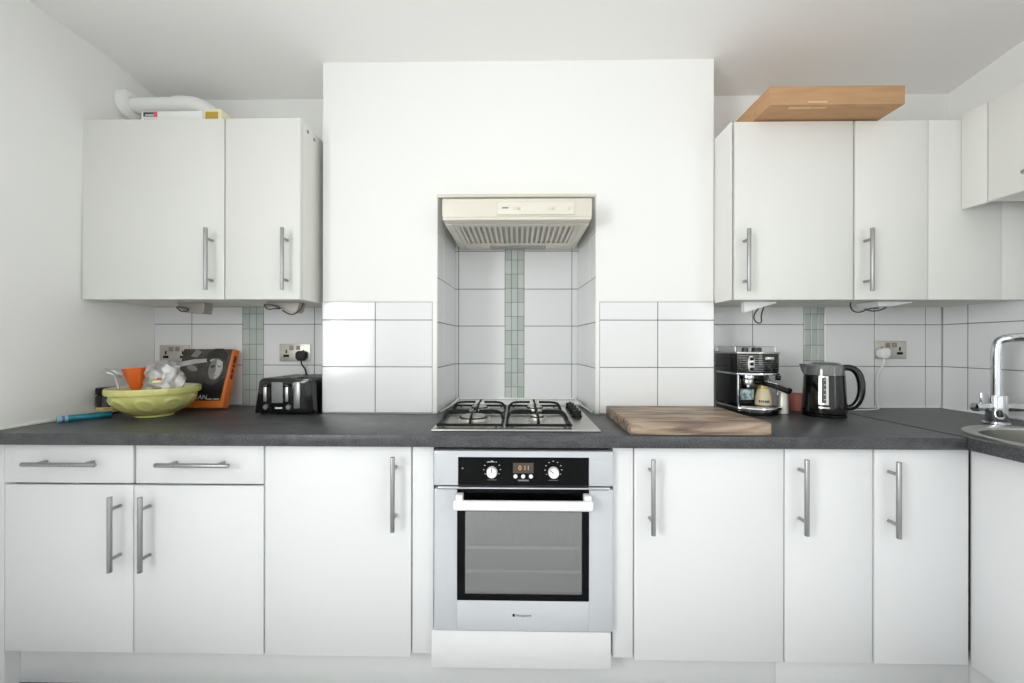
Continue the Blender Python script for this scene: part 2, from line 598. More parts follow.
# single door units
for (x0, x1, hx, hz, back, lab) in (
        (-.8555, -.3585, -.410, .709, 1.66, 'plain white base cupboard between the drawer unit and the oven'),
        (.389, .8825, .440, .706, 1.66, 'wide white base cupboard beneath the wooden chopping board'),
        (.8855, 1.1735, .932, .709, 1.85, 'narrow white base cupboard beneath the coffee machine'),
        (1.1785, 1.4850, 1.224, .703, 1.85, 'narrow white base cupboard beneath the kettle, in the corner')):
    t = thing('base_cabinet', lab, 'cabinet', ((x0 + x1) / 2, 1.5, BZ0), G1)
    carcass('body', t, x0 - .001, x1 + .001, CY, back, BZ0, BZ1)
    d = panel('door', t, x0 + .001, x1 - .001, .149, .8585, DF, L)
    bar('handle', d, (hx, 1.255, hz), .246, True, DF)
# sink unit on the return
t = thing('base_cabinet', 'white cupboard under the steel sink, turned sideways to the others', 'cabinet', (1.77, .98, BZ0), G1)
b = MB()
for (y0, y1) in ((.68, .698), (1.832, 1.85)):
    b.box(1.5245, 2.02, y0, y1, BZ0, BZ1, M['edge'], .0008, 1)
b.box(1.5245, 2.02, .698, 1.832, BZ0, BZ0 + .018, M['edge'])
b.box(2.012, 2.02, .698, 1.832, BZ0 + .018, .6, M['edge'])
b.build('body', t)
b = MB(); b.box(1.490, 1.508, .682, 1.2885, .149, .8585, L, .0016); d = b.build('door', t)
b = MB(); b.box(1.5095, 1.5235, 1.2895, 1.3085, .149, .8585, M['edge'], .001); b.build('corner_post', t)
bar('handle', d, (1.455, .735, .706), .246, True, None, wall_x=1.490)

# filler boards and plinths
def board(name, lab, x0, x1, y0, y1, z0, z1, m=L, cat='filler board', group=None, bev=.0014):
    b = MB(); b.box(x0, x1, y0, y1, z0, z1, m, bev)
    return tag(b.build(name, None, ((x0 + x1) / 2, (y0 + y1) / 2, z0)), lab, cat, group)


t = thing('oven_housing', 'white housing with filler strips and low panel framing the oven', 'cabinet', (.015, 1.5, BZ0))
b = MB()
b.box(-.3545, -.2855, 1.3155, 1.65, .158, .861, M['edge']); b.box(.3195, .386, 1.3155, 1.65, .152, .861, M['edge'])
b.box(-.2855, .3195, 1.32, 1.65, .158, .246, M['edge'])
b.build('body', t)
for (x0, x1, z0) in ((-.3555, -.284, .158), (.319, .3865, .152)):
    b = MB(); b.box(x0, x1, 1.2965, 1.315, z0, .861, L, .0014); b.build('filler_strip', t)
b = MB(); b.box(-.2865, .309, 1.280, 1.298, .124, .2475, L, .0014); b.build('low_panel', t)
board('filler_board', 'white panel closing the run against the side wall by the drawers', -1.792, -1.7665, 1.2985, 1.84, .0, .861)
G2 = 'white plinth boards at the floor'
board('plinth_board', 'long white plinth board running under the drawers and oven', -1.765, .888, 1.34, 1.356, .0, .147, L, 'plinth', G2)
board('plinth_board', 'short white plinth board under the narrow corner cupboards', .8895, 1.5435, 1.34, 1.356, .0, .147, L, 'plinth', G2)
board('plinth_board', 'white plinth board under the sink cupboard', 1.545, 1.561, .7, 1.356, .0, .147, L, 'plinth', G2)

# ------------------------------------------------------------------ worktops and sink
wb = MB()
pts = [(-1.7935, CF), (1.4535, CF), (1.4535, 1.8655), (.8455, 1.8655), (.8455, 1.6635), (.334, 1.6635), (.318, 1.872), (-.338, 1.872), (-.352, 1.6635), (-.8575, 1.6635), (-.8575, 1.8655), (-1.7935, 1.8655)]
wb.prism(pts, 'z', .8625, T, M['worktop'], .002, 2)
tag(wb.build('worktop', None, (0, 1.5, .8625)), 'long dark grey speckled worktop carrying the hob and small appliances', 'worktop', 'dark grey worktops')


def rrect(x0, x1, y0, y1, r, n=8):
    out = []
    for (cx, cy, a0) in ((x1 - r, y1 - r, 0), (x0 + r, y1 - r, 90), (x0 + r, y0 + r, 180), (x1 - r, y0 + r, 270)):
        for k in range(n + 1):
            a = math.radians(a0 + 90 * k / n)
            out.append((cx + r * math.cos(a), cy + r * math.sin(a)))
    return out


def slab_with_hole(b, outer, hole, z0, z1, m):
    tb = bmesh.new()
    loops = []
    for z in (z0, z1):
        for P in (outer, hole):
            vs = [tb.verts.new((p[0], p[1], z)) for p in P]
            es = [tb.edges.new((vs[k], vs[(k + 1) % len(vs)])) for k in range(len(vs))]
            loops.append((vs, es))
    for k in (0, 2):
        bmesh.ops.triangle_fill(tb, use_beauty=True, edges=loops[k][1] + loops[k + 1][1])
    for k in (0, 1):
        A, B = loops[k][0], loops[k + 2][0]
        n = len(A)
        for j in range(n):
            tb.faces.new((A[j], A[(j + 1) % n], B[(j + 1) % n], B[j]))
    b._add(tb, m)


SX, SYC = 1.731, 1.205
def circ(r, z=None, n=64):
    P = [(SX + r * math.cos(2 * PI * k / n), SYC + r * math.sin(2 * PI * k / n)) for k in range(n)]
    return P if z is None else [(p[0], p[1], z) for p in P]
wb = MB()
slab_with_hole(wb, [(1.4555, .64), (2.0215, .64), (2.0215, 1.8655), (1.4555, 1.8655)], circ(.222), .8625, T, M['worktop'])
tag(wb.build('worktop', None, (1.74, 1.25, .8625)), 'shorter dark grey worktop holding the sink and tap', 'worktop', 'dark grey worktops')
b = MB(); b.box(1.4528, 1.4562, CF, 1.8655, T + .0002, T + .0012, M['blackm'])
tag(b.build('joint_strip', None, (1.4545, CF, T)), 'thin dark jointing strip between the two worktops', 'strip')

t = thing('sink', 'round stainless steel sink set in the worktop below the tap', 'sink', (1.731, 1.205, T))
b = MB()


def loft(b, loops, m, close=True):
    tb = bmesh.new()
    R = [[tb.verts.new(p) for p in Lp] for Lp in loops]
    n = len(R[0])
    for A, B in zip(R, R[1:]):
        for j in range(n):
            tb.faces.new((A[j], A[(j + 1) % n], B[(j + 1) % n], B[j]))
    if close:
        tb.faces.new(R[-1])
    b._add(tb, m)


def ring(x0, x1, y0, y1, r, z):
    return [(p[0], p[1], z) for p in rrect(x0, x1, y0, y1, r)]


loft(b, [circ(.2445, T + .0005), circ(.244, T + .004), circ(.239, T + .0068), (circ(.220, T + .0055)), circ(.210, T + .003), circ(.206, T - .004)], M['sink'], False)
b.build('rim', t)
b = MB()
loft(b, [circ(.2058, T - .0042), circ(.203, T - .02), circ(.198, .80), circ(.190, .762), circ(.165, .742), circ(.05, .738)], M['basin'])
b.build('basin', t)
b = MB(); b.cyl((SX, SYC, .7385), (SX, SYC, .742), .042, M['chrome'], bev=.001); b.cyl((SX, SYC, .742), (SX, SYC, .7435), .026, M['blackm']); b.build('drain', t)

t = thing('tap', 'chrome mixer tap with square bent spout behind the sink', 'tap', (1.818, 1.497, T + .0002))
X, Y = 1.826, 1.497
b = MB()
b.cyl((X, Y, T + .0005), (X, Y, T + .006), .037, M['chrome'], bev=.001)
b.cyl((X, Y, T + .006), (X, Y, 1.012), .0285, M['chrome'], bev=.002, n=32)
b.build('body', t)
b = MB()
b.tube([(X, Y, 1.010), (X, Y, 1.12), (X, Y, 1.185), (X + .004, Y - .004, 1.222), (X + .03, Y - .035, 1.232), (X + .05, Y - .13, 1.232), (X + .052, Y - .20, 1.230), (X + .052, Y - .212, 1.218), (X + .052, Y - .212, 1.18)], .0155, M['chrome'], n=20, sub=2)
b.build('spout', t)
for (e, q) in ((-.084, -.058), (.128, .114)):
    b = MB()
    b.cyl((X + math.copysign(.027, e), Y, .966), (X + e, Y, .966), .0165, M['chrome'], bev=.002, n=24)
    b.cyl((X + q, Y, .98), (X + q, Y, 1.022), .0046, M['chrome'], bev=.001)
    b.build('lever', t)

# ------------------------------------------------------------------ wall units
G3 = 'white wall cupboards'
UY = UF + .0195
for (x0, x1, hx, lab) in ((-1.781, -1.1925, -1.241, 'wide white wall cupboard below the white pipe, against the side wall'),
                          (-1.1895, -.8815, -.9345, 'narrow white wall cupboard above the toaster')):
    t = thing('wall_cabinet', lab, 'cabinet', ((x0 + x1) / 2, 1.7, 1.385), G3)
    carcass('body', t, x0 + .0005, x1 - .0005, UY, 1.872, 1.385, 2.116, True)
    d = panel('door', t, x0 + .001, x1 - .001, 1.3835, 2.118, UF, U)
    bar('handle', d, (hx, 1.51, 1.541), .247, True, UF)
    if x1 > -1:
        for (y, z) in ((1.60, 2.092), (1.65, 2.085)):
            b = MB(); b.cyl((x1 - .0005, y, z), (x1 + .002, y, z), .007, M['grey'], bev=.0008); b.build('cover_cap', t)
for (x0, x1, hx, lab) in ((.853, 1.3275, .8975, 'wide white wall cupboard beneath the cardboard box, above the coffee machine'),
                          (1.3315, 1.6185, 1.3705, 'narrow white wall cupboard above the kettle and white plug')):
    t = thing('wall_cabinet', lab, 'cabinet', ((x0 + x1) / 2, 1.7, 1.383), G3)
    carcass('body', t, x0 + .0005, x1 - .0005, UY, 1.872, 1.383, 2.088, True)
    if x0 < 1:
        b = MB(); b.box(.8470, .8530, UF + .002, 1.86, 1.3815, 2.0895, U, .001); b.build('end_panel', t)
    d = panel('door', t, x0 + (.008 if x0 < 1 else .003), x1 - .001, 1.3815, 2.0895, UF, U)
    bar('handle', d, (hx, 1.51, 1.533), .244, True, UF)
t = thing('wall_cabinet', 'blank white corner wall unit without handles in the room corner', 'cabinet', (1.82, 1.7, 1.383), G3)
carcass('body', t, 1.621, 2.027, UY, 1.872, 1.383, 2.088, True)
panel('front_panel', t, 1.6205, 1.904, 1.3815, 2.0895, UF, U)
panel('front_panel', t, 1.9055, 2.028, 1.3815, 2.0895, UF, U)
t = thing('wall_cabinet', 'short white wall cupboard set high over the sink', 'cabinet', (1.89, 1.1, 1.737), G3)
b = MB()
b.box(1.7645, 2.028, .84, 1.4585, 1.737, 1.755, M['under']); b.box(1.7645, 2.028, .84, 1.4585, 2.088, 2.106, M['edge'])
b.box(1.7645, 2.028, 1.4405, 1.4585, 1.755, 2.088, M['edge']); b.box(1.7645, 2.028, .84, .858, 1.755, 2.088, M['edge'])
b.box(2.02, 2.028, .858, 1.4405, 1.755, 2.088, M['edge'])
b.build('body', t)
b = MB(); b.box(1.745, 1.763, .842, 1.4565, 1.7355, 2.107, U, .0016); d = b.build('door', t)
bar('handle', d, (1.71, 1.228, 1.79), .21, False, None, wall_x=1.745)
b = MB(); b.box(1.745, 1.763, 1.4605, 1.5435, 1.7355, 2.107, U, .0014); b.build('side_filler', t)

# ------------------------------------------------------------------ oven
t = thing('oven', 'white built-in electric oven with black control panel and glass door', 'oven', (.0185, 1.5, .2505))
b = MB()                                            # casing round an open cavity
b.box(-.265, -.205, 1.31, 1.655, .255, .84, M['edge']); b.box(.24, .3, 1.31, 1.655, .255, .84, M['edge'])
b.box(-.205, .24, 1.31, 1.655, .255, .345, M['edge']); b.box(-.205, .24, 1.31, 1.655, .66, .84, M['edge'])
b.build('body', t)
b = MB()
b.box(-.2045, -.201, 1.3, 1.65, .3455, .6595, M['enamel']); b.box(.2355, .2395, 1.3, 1.65, .3455, .6595, M['enamel'])
b.box(-.201, .2355, 1.3, 1.65, .3455, .349, M['enamel']); b.box(-.201, .2355, 1.3, 1.65, .656, .6595, M['enamel'])
b.box(-.201, .2355, 1.645, 1.65, .349, .656, M['enamel'])
b.build('cavity', t)
for z in (.509, .428):
    b = MB()
    b.cyl((-.196, 1.312, z), (.231, 1.312, z), .0048, M['rack'], n=10); b.cyl((-.196, 1.62, z), (.231, 1.62, z), .0016, M['grey'], n=10)
    for k in range(13):
        x = -.19 + k * .0345
        b.cyl((x, 1.312, z + .003), (x, 1.62, z + .003), .0011, M['grey'], n=6)
    b.build('rack', t)
f = MB(); f.box(-.2785, .3145, 1.276, 1.309, .733, .848, M['ovenw'], .002); fas = f.build('control_panel', t)
b = MB(); b.box(-.198, .235, 1.2745, 1.2762, .7345, .828, M['bglass'], .0004, 1)
b.box(-.099, -.077, 1.274, 1.2746, .812, .8135, M['white'])
for x in (-.085, .118):
    for k in range(9):
        a = math.radians(215 - 31 * k)
        px, pz = x + .0275 * math.cos(a), .7885 + .0275 * math.sin(a)
        b.box(px - .002, px + .002, 1.274, 1.2746, pz - .0008, pz + .0008, M['white'])
    b.box(x - .016, x + .016, 1.274, 1.2746, .7525, .7538, M['grey'])
b.box(.0005, .0365, 1.274, 1.2746, .7495, .7545, M['grey'])
b.cyl((-.183, 1.2746, .791), (-.183, 1.2738, .791), .003, M['grey'])
b.build('control_glass', fas)
for (x, n) in ((-.085, 0), (.118, 1)):
    b = MB()
    b.cyl((x, 1.2742, .781), (x, 1.254, .781), .0185, M['white'], .0165, bev=.002, n=28)
    b.box(x - .0012, x + .0012, 1.2532, 1.2542, .783, .797, M['dgrey'], mtx=Matrix.Translation((x, 0, .781)) @ Matrix.Rotation(math.radians(-48 * n), 4, 'Y') @ Matrix.Translation((-x, 0, -.781)))
    b.build('knob', t)
b = MB(); b.box(-.016, .052, 1.2732, 1.2744, .776, .810, M['dispbg']); d = b.build('display', t)
b = MB(); b.text('0 11', .0215, M['amber'], face_y(.021, 1.2730, .793)); b.build('display_digits', d)
for x in (-.0075, .018, .0435):
    b = MB(); b.cyl((x, 1.2742, .766), (x, 1.270, .766), .0068, M['white'], bev=.001); b.build('button', t)
b = MB(); b.box(-.262, .302, 1.264, 1.30, .7265, .7315, M['chrome'], .0012)
b.box(-.262, -.2, 1.272, 1.30, .722, .7262, M['dgrey']); b.box(.237, .302, 1.272, 1.30, .722, .7262, M['dgrey'])
b.build('vent_trim', t)
# door: a glass frame round the window
dz0, dz1 = .2525, .7215
b = MB()
b.box(-.2775, -.201, 1.276, 1.305, dz0, dz1, M['ovenw'], .002); b.box(.236, .3145, 1.276, 1.305, dz0, dz1, M['ovenw'], .002)
b.box(-.201, .236, 1.276, 1.305, dz0, .352, M['ovenw'], .0006)
dr = b.build('door', t)
b = MB()
b.box(-.2005, .2355, 1.2755, 1.298, .648, dz1 - .0005, M['bglass']); b.box(-.2005, .2355, 1.2755, 1.298, .3525, .371, M['bglass'])
b.box(-.2005, -.175, 1.2755, 1.298, .371, .648, M['bglass']); b.box(.213, .2355, 1.2755, 1.298, .371, .648, M['bglass'])
b.build('black_frame', dr)
b = MB(); b.box(-.1748, .2128, 1.279, 1.283, .3712, .6478, M['pane']); b.build('window_glass', dr)
b = MB()
b.box(-.208, .243, 1.232, 1.249, .6665, .698, M['white'], .006, 3)
for x in (-.190, .227):
    b.box(x - .012, x + .012, 1.245, 1.2752, .676, .712, M['white'], .004)
b.build('handle', dr)
b = MB()
b.box(-.0165, -.0085, 1.2752, 1.2762, .3, .309, M['blackm'], .001)
b.text('Hotpoint', .0135, M['dgrey'], face_y(.021, 1.2757, .3035))
b.build('logo', dr)

# ------------------------------------------------------------------ hob
t = thing('gas_hob', 'stainless four-burner gas hob set in the worktop', 'hob', (-.008, 1.575, T))
b = MB()
b.box(-.299, .284, 1.318, 1.828, T + .0004, T + .0075, M['plate'], .003, 3)
b.box(-.296, .281, 1.321, 1.825, T + .0075, T + .0082, M['plate'])
b.build('hob_plate', t)
HZ = T + .008
for (x0, x1) in ((-.283, -.056), (-.040, .187)):
    b = MB()
    r = .0052
    b.tube([(x0, 1.355, HZ + .008), (x1, 1.355, HZ + .008), (x1, 1.79, HZ + .008), (x0, 1.79, HZ + .008)], r, M['blackm'], n=8, closed=True)
    for (x, y) in ((x0 + .02, 1.355), (x1 - .02, 1.355), (x0 + .02, 1.79), (x1 - .02, 1.79)):
        b.cyl((x, y, HZ), (x, y, HZ + .008), .004, M['rubber'], n=8)
    xm = (x0 + x1) / 2
    for y in (1.49, 1.715):
        b.tube([(x0, y - .03, HZ + .010), (x0 + .008, y - .01, HZ + .03), (x0 + .03, y, HZ + .036), (xm - .02, y, HZ + .036)], r, M['blackm'], n=8, sub=1)
        b.tube([(x1, y - .03, HZ + .010), (x1 - .008, y - .01, HZ + .03), (x1 - .03, y, HZ + .036), (xm + .02, y, HZ + .036)], r, M['blackm'], n=8, sub=1)
        b.tube([(xm, y - .065, HZ + .036), (xm, y - .025, HZ + .036)], r, M['blackm'], n=8)
        b.tube([(xm, y + .025, HZ + .036), (xm, y + .065, HZ + .036)], r, M['blackm'], n=8)
        b.tube([(xm, y - .065, HZ + .036), (xm, y - .10, HZ + .03), (xm, y - .135, HZ + .009)], r, M['blackm'], n=8, sub=1)
    b.tube([(x0, 1.60, HZ + .008), (x1, 1.60, HZ + .008)], r, M['blackm'], n=8)
    b.build('pan_support', t)
for (x, y, r) in ((-.170, 1.475, .052), (.074, 1.49, .026), (-.170, 1.705, .036), (.074, 1.705, .036)):
    b = MB()
    b.lathe([(r * 1.5, .0), (r * 1.42, .002), (r * 1.12, .003), (r * 1.05, .006), (r * 1.0, .013), (r * .93, .015), (0, .015)], (x, y, HZ), M['plate'], 36)
    b.lathe([(r * .86, .015), (r * .9, .018), (r * .86, .021), (r * .2, .0225), (0, .0225)], (x, y, HZ), M['plate'], 36)
    b.lathe([(r * .92, .0150), (r * .92, .0166), (r * 1.01, .0160), (r * 1.01, .0125)], (x, y, HZ), M['blackm'], 36)
    b.cyl((x + r * 1.15, y, HZ), (x + r * 1.15, y, HZ + .015), .0025, M['white'], n=8)
    b.build('burner', t)
for k, y in enumerate((1.565, 1.632, 1.70, 1.768)):
    b = MB()
    b.lathe([(.022, 0), (.022, .004), (.0185, .006), (.0185, .022), (.017, .025), (0, .025)], (.239, y, HZ), M['blackm'], 28)
    b.box(.236, .242, y - .018, y + .018, HZ + .024, HZ + .030, M['blackm'], .0015)
    b.build('knob', t)

# ------------------------------------------------------------------ cooker hood
t = thing('cooker_hood', 'cream extractor hood with slotted grille above the hob', 'cooker hood', (-.005, 1.8, 1.70))
b = MB()
b.prism([(1.552, 1.716), (1.548, 1.786), (1.556, 1.7925), (2.018, 1.7925), (2.018, 1.716)], 'x', -.307, .297, M['cream'], .004, 2)
b.prism([(1.546, 1.703), (1.546, 1.715), (1.60, 1.7158), (1.60, 1.703)], 'x', -.304, .294, M['cream'], .003, 2)
b.box(-.304, -.272, 1.60, 2.018, 1.700, 1.7155, M['cream'], .002); b.box(.262, .294, 1.60, 2.018, 1.700, 1.7155, M['cream'], .002)
b.box(-.272, .262, 1.925, 2.018, 1.700, 1.7155, M['cream'], .002)
b.build('housing', t)
b = MB()
b.box(-.271, .261, 1.602, 1.924, 1.7085, 1.7150, M['filt'])
b.build('filter', t)
b = MB()
b.box(-.271, .261, 1.602, 1.632, 1.7015, 1.7055, M['cream']); b.box(-.271, .261, 1.90, 1.924, 1.7015, 1.7055, M['cream'])
n = 21
for k in range(n):
    x = -.240 + k * (.470 / (n - 1))
    b.box(x - .0055, x + .0055, 1.632, 1.90, 1.7015, 1.7055, M['cream'])
b.box(-.271, -.25, 1.632, 1.90, 1.7015, 1.7055, M['cream']); b.box(.24, .261, 1.632, 1.90, 1.7015, 1.7055, M['cream'])
b.build('slotted_grille', t)
b = MB(); b.box(-.14, .14, 1.93, 2.0, 1.6955, 1.6998, M['lampg'], .001); b.build('lamp_cover', t)
b = MB(); b.box(-.083, .225, 1.5455, 1.5485, 1.724, 1.773, M['creamd'], .0008); cp = b.build('control_panel', t)
for (x, w, m) in ((-.052, .013, M['grey']),):
    b = MB(); b.box(x - w, x + w, 1.5445, 1.5458, 1.748, 1.7535, m); b.build('logo', cp)
for x in (-.006, .132):
    b = MB(); b.box(x - .016, x + .016, 1.5442, 1.5458, 1.742, 1.756, M['cream'], .0006); b.box(x + .002, x + .010, 1.5385, 1.5445, 1.7455, 1.7545, M['creamd'], .001); b.build('slider_switch', cp)
b = MB(); b.cyl((.205, 1.5456, 1.748), (.205, 1.5435, 1.748), .007, M['cream'], bev=.0008); b.build('indicator', cp)

# ------------------------------------------------------------------ things on the worktop: sink-wall side
# chopping board
b = MB()
b.box(.374, .836, 1.281, 1.640, T + .0005, T + .0415, M['wood'], .003, 2)
tag(b.build('chopping_board', None, (.605, 1.46, T)), 'thick worn wooden chopping board lying at the worktop edge', 'chopping board')

# coffee machine
t = thing('coffee_machine', 'black and chrome espresso machine beside the chopping board', 'coffee machine', (1.03, 1.75, T))
b = MB()                       # base with curved front
def bowed(x0, x1, yf, yb, bow, n=12):
    p = [(x0, yb), (x0, yf)]
    for k in range(1, n):
        u = k / n
        p.append((x0 + (x1 - x0) * u, yf - bow * math.sin(PI * u)))
    return p + [(x1, yf), (x1, yb)]
b.prism(bowed(.945, 1.120, 1.668, 1.85, .036), 'z', T + .0005, T + .022, M['black'], .002)
b.build('base', t)
b = MB(); b.prism(bowed(.940, 1.126, 1.660, 1.85, .040), 'z', T + .0225, T + .034, M['chrome'], .002); b.build('drip_tray_rim', t)
b = MB(); b.prism(bowed(.958, 1.112, 1.668, 1.755, .03), 'z', T + .0342, T + .038, M['steel'], .001)
for k in range(9):
    b.box(.966 + k * .0165, .974 + k * .0165, 1.66, 1.748, T + .038, T + .0388, M['blackm'])
b.build('drip_grille', t)
b = MB()
b.box(.945, .957, 1.672, 1.85, T + .0345, 1.072, M['black'], .002)
b.box(.957, 1.120, 1.765, 1.85, T + .0345, 1.072, M['black'], .002)
b.box(.942, .947, 1.664, 1.672, T + .0345, 1.072, M['chrome'], .001)
b.build('body', t)
b = MB(); b.prism(bowed(.941, 1.124, 1.668, 1.85, .030), 'z', 1.0725, 1.082, M['chrome'], .002); b.build('lower_band', t)
b = MB()
b.prism(bowed(.943, 1.122, 1.672, 1.85, .030), 'z', 1.0825, 1.163, M['black'], .002)
hd = b.build('head', t)
b = MB()
for k in range(8):
    z = 1.0905 + k * .0093
    b.tube([(p[0], p[1], z) for p in bowed(.944, 1.1215, 1.6705, 1.74, .0305, 16)][1:-1], .0011, M['chrome'], n=6)
b.build('chrome_stripe', hd)
yf = lambda x: 1.672 - .030 * math.sin(PI * max(0, min(1, (x - .943) / .179)))
b = MB()
sx = .990
b.prism([(sx - .017 + .034 * (.5 + .5 * math.cos(a)) , 1.122 + .034 * math.sin(a) * 1.0) for a in (2 * PI * k / 24 for k in range(24))], 'y', yf(sx) - .004, yf(sx) + .006, M['plate'], .001)
b.build('switch_plate', hd)
b = MB(); b.box(1.045, 1.082, yf(1.06) - .003, yf(1.06) + .004, 1.139, 1.150, M['plate'], .001); b.build('logo', hd)
for z in (1.099, 1.121, 1.143):
    b = MB(); b.cyl((sx, yf(sx) - .004, z), (sx, yf(sx) - .009, z), .0075, M['blackm'], bev=.001); b.build('switch', hd)
b = MB(); b.prism(bowed(.940, 1.125, 1.667, 1.85, .030), 'z', 1.1635, 1.172, M['plate'], .002); tp = b.build('cup_tray', t)
b = MB()
b.tube([(.945, 1.84, 1.172), (.945, 1.84, 1.194), (.945, 1.69, 1.194), (.945, 1.69, 1.172)], .0022, M['chrome'], n=8)
b.tube([(1.118, 1.84, 1.172), (1.118, 1.84, 1.194), (1.118, 1.69, 1.194), (1.118, 1.69, 1.172)], .0022, M['chrome'], n=8)
b.tube([(.945, 1.83, 1.194), (1.118, 1.83, 1.194)], .0022, M['chrome'], n=8)
b.build('cup_rail', tp)
for (x, w) in ((1.005, .013), (1.056, .02)):
    b = MB(); b.lathe([(w, 0), (w, .014), (w * .85, .018), (0, .018)], (x, 1.72, 1.1722), M['dgrey'], 24); b.build('knob', tp)
b = MB()
b.cyl((1.005, 1.70, 1.072), (1.005, 1.70, 1.052), .029, M['chrome'], bev=.001, n=28)
b.cyl((1.005, 1.70, 1.052), (1.005, 1.70, 1.030), .026, M['plate'], bev=.001, n=28)
b.cyl((1.005, 1.70, 1.030), (1.005, 1.70, 1.018), .010, M['chrome'], n=16)
b.build('brew_head', t)
b = MB()
b.cyl((1.024, 1.681, 1.044), (1.040, 1.655, 1.040), .012, M['black'], .010)
b.tube([(1.040, 1.655, 1.040), (1.062, 1.605, 1.032), (1.085, 1.553, 1.016)], lambda u: .0095 + .004 * u, M['black'], n=14, sub=1)
b.tube([(1.045, 1.645, 1.048), (1.064, 1.602, 1.042), (1.083, 1.556, 1.028)], .005, M['chrome'], n=8, sub=1)
b.build('portafilter', t)
b = MB()
b.cyl((1.09, 1.72, 1.072), (1.09, 1.70, 1.045), .013, M['chrome'])
b.tube([(1.09, 1.70, 1.05), (1.105, 1.665, 1.03), (1.108, 1.66, .99)], .004, M['chrome'], n=10, sub=1)
b.cyl((1.124, 1.70, 1.06), (1.142, 1.69, 1.058), .011, M['black'], bev=.001)
b.build('steam_wand', t)

# small carton on the drip tray, behind it the cream jug
b = MB()
b.box(.9605, 1.028, 1.700, 1.745, T + .040, T + .060, M['blackm'], .001)
b.box(.9585, 1.030, 1.697, 1.747, T + .0602, T + .106, M['floral'], .001)
tag(b.build('carton', None, (1.0, 1.735, T + .039)), 'little pale blue patterned carton inside the coffee machine', 'carton')
t = thing('tin', 'cream tapered tin with gold lid standing on the drip tray', 'tin', (1.072, 1.682, T + .039))
c = (1.066, 1.69, T + .0395)
b = MB(); b.lathe([(0, 0), (.030, 0), (.032, .003), (.030, .034), (.0235, .064), (.022, .070)], c, M['tin'], 32); b.build('body', t)
b = MB(); b.lathe([(.0222, .0702), (.0235, .0705), (.0235, .084), (.021, .087), (0, .087)], c, M['tinlid'], 32); b.build('lid', t)
b = MB()
for k in range(6):
    a = math.radians(-147 + k * 13)
    p = Vector((c[0] + .0315 * math.cos(a), c[1] + .0315 * math.sin(a), c[2] + .018))
    b.box(-.0022, .0022, -.0006, .0006, -.005, .005, M['tind'], mtx=Matrix.Translation(p) @ Matrix.Rotation(a + PI / 2, 4, 'Z'))
b.build('lettering', t)
t = thing('jug', 'small pale steel jug standing beside the espresso machine', 'jug', (1.152, 1.70, T))
c = (1.157, 1.700, T + .0005)
b = MB(); b.lathe([(0, 0), (.020, 0), (.022, .003), (.0215, .05), (.020, .085), (.0212, .095), (.0202, .095), (.019, .085), (.0205, .05), (.0205, .004), (0, .004)], c, M['sat'], 32); b.build('body', t)
b = MB(); b.tube([(c[0] + .019, c[1] + .006, c[2] + .08), (c[0] + .030, c[1] + .016, c[2] + .078), (c[0] + .032, c[1] + .017, c[2] + .04), (c[0] + .021, c[1] + .007, c[2] + .03)], .0025, M['sat'], n=8, sub=2); b.build('handle', t)

# kettle
K = (1.300, 1.655, T)
t = thing('kettle', 'black jug kettle with smoky grey top and water gauge', 'kettle', K)
b = MB(); b.lathe([(0, .0006), (.075, .0006), (.0765, .004), (.0765, .012), (.070, .016), (0, .016)], K, M['black'], 48); b.build('power_base', t)
b = MB()
b.lathe([(0, .017), (.0765, .017), (.0775, .022), (.0765, .045), (.0725, .12), (.0702, .170), (.0698, .1745)], K, M['black'], 56)
body = b.build('body', t)
b = MB()
b.lathe([(.0699, .1747), (.0690, .190), (.0680, .205), (.064, .217), (.050, .226), (.030, .229), (0, .2295)], K, M['smoke'], 56)
sp = Vector((-.782, .623, 0))
P = lambda d, s, z: (K[0] + sp.x * d - sp.y * s, K[1] + sp.y * d + sp.x * s, K[2] + z)
b.raw([P(.060, -.026, .218), P(.060, .026, .218), P(.085, .004, .219), P(.085, -.004, .219), P(.064, -.022, .160), P(.064, .022, .160), P(.078, .003, .19), P(.078, -.003, .19)],
      [(0, 1, 2, 3), (4, 7, 6, 5), (0, 3, 7, 4), (1, 5, 6, 2), (3, 2, 6, 7), (0, 4, 5, 1)], M['smoke'])
b.build('lid_and_spout', t)
view = math.atan2(-K[1], -K[0])
def on_body(a, z, r):
    return (K[0] + r * math.cos(a), K[1] + r * math.sin(a), K[2] + z)
def strip(b, a0, a1, z0, z1, off, m):
    vs = []; n = 6; k = 5
    for j in range(k + 1):
        z = z0 + (z1 - z0) * j / k
        rr = .0765 + (.0695 - .0765) * (z - .045) / .14 + off
        for i in range(n + 1):
            vs.append(on_body(a0 + (a1 - a0) * i / n, z, rr))
    b.raw(vs, [(j * (n + 1) + i, j * (n + 1) + i + 1, (j + 1) * (n + 1) + i + 1, (j + 1) * (n + 1) + i) for j in range(k) for i in range(n)], m)
b = MB()
strip(b, view - .24, view + .20, .055, .172, .0012, M['plate'])
strip(b, view - .11, view + .09, .062, .166, .0020, M['dgrey'])
for k in range(5):
    strip(b, view + .0, view + .07, .075 + k * .02, .0775 + k * .02, .0026, M['white'])
b.build('water_gauge', body)
b = MB(); strip(b, view - .22, view + .24, .040, .046, .0014, M['plate']); b.build('logo', body)
hd = Vector((.80, -.60, 0))
Q = lambda d, z: (K[0] + hd.x * d, K[1] + hd.y * d, K[2] + z)
b = MB()
b.tube([Q(.060, .206), Q(.078, .207), Q(.096, .202), Q(.112, .178), Q(.119, .135), Q(.117, .095), Q(.106, .062), Q(.092, .045), Q(.074, .040)], lambda u: .0135 - .003 * abs(u - .4), M['black'], n=14, sub=2)
b.build('handle', t)

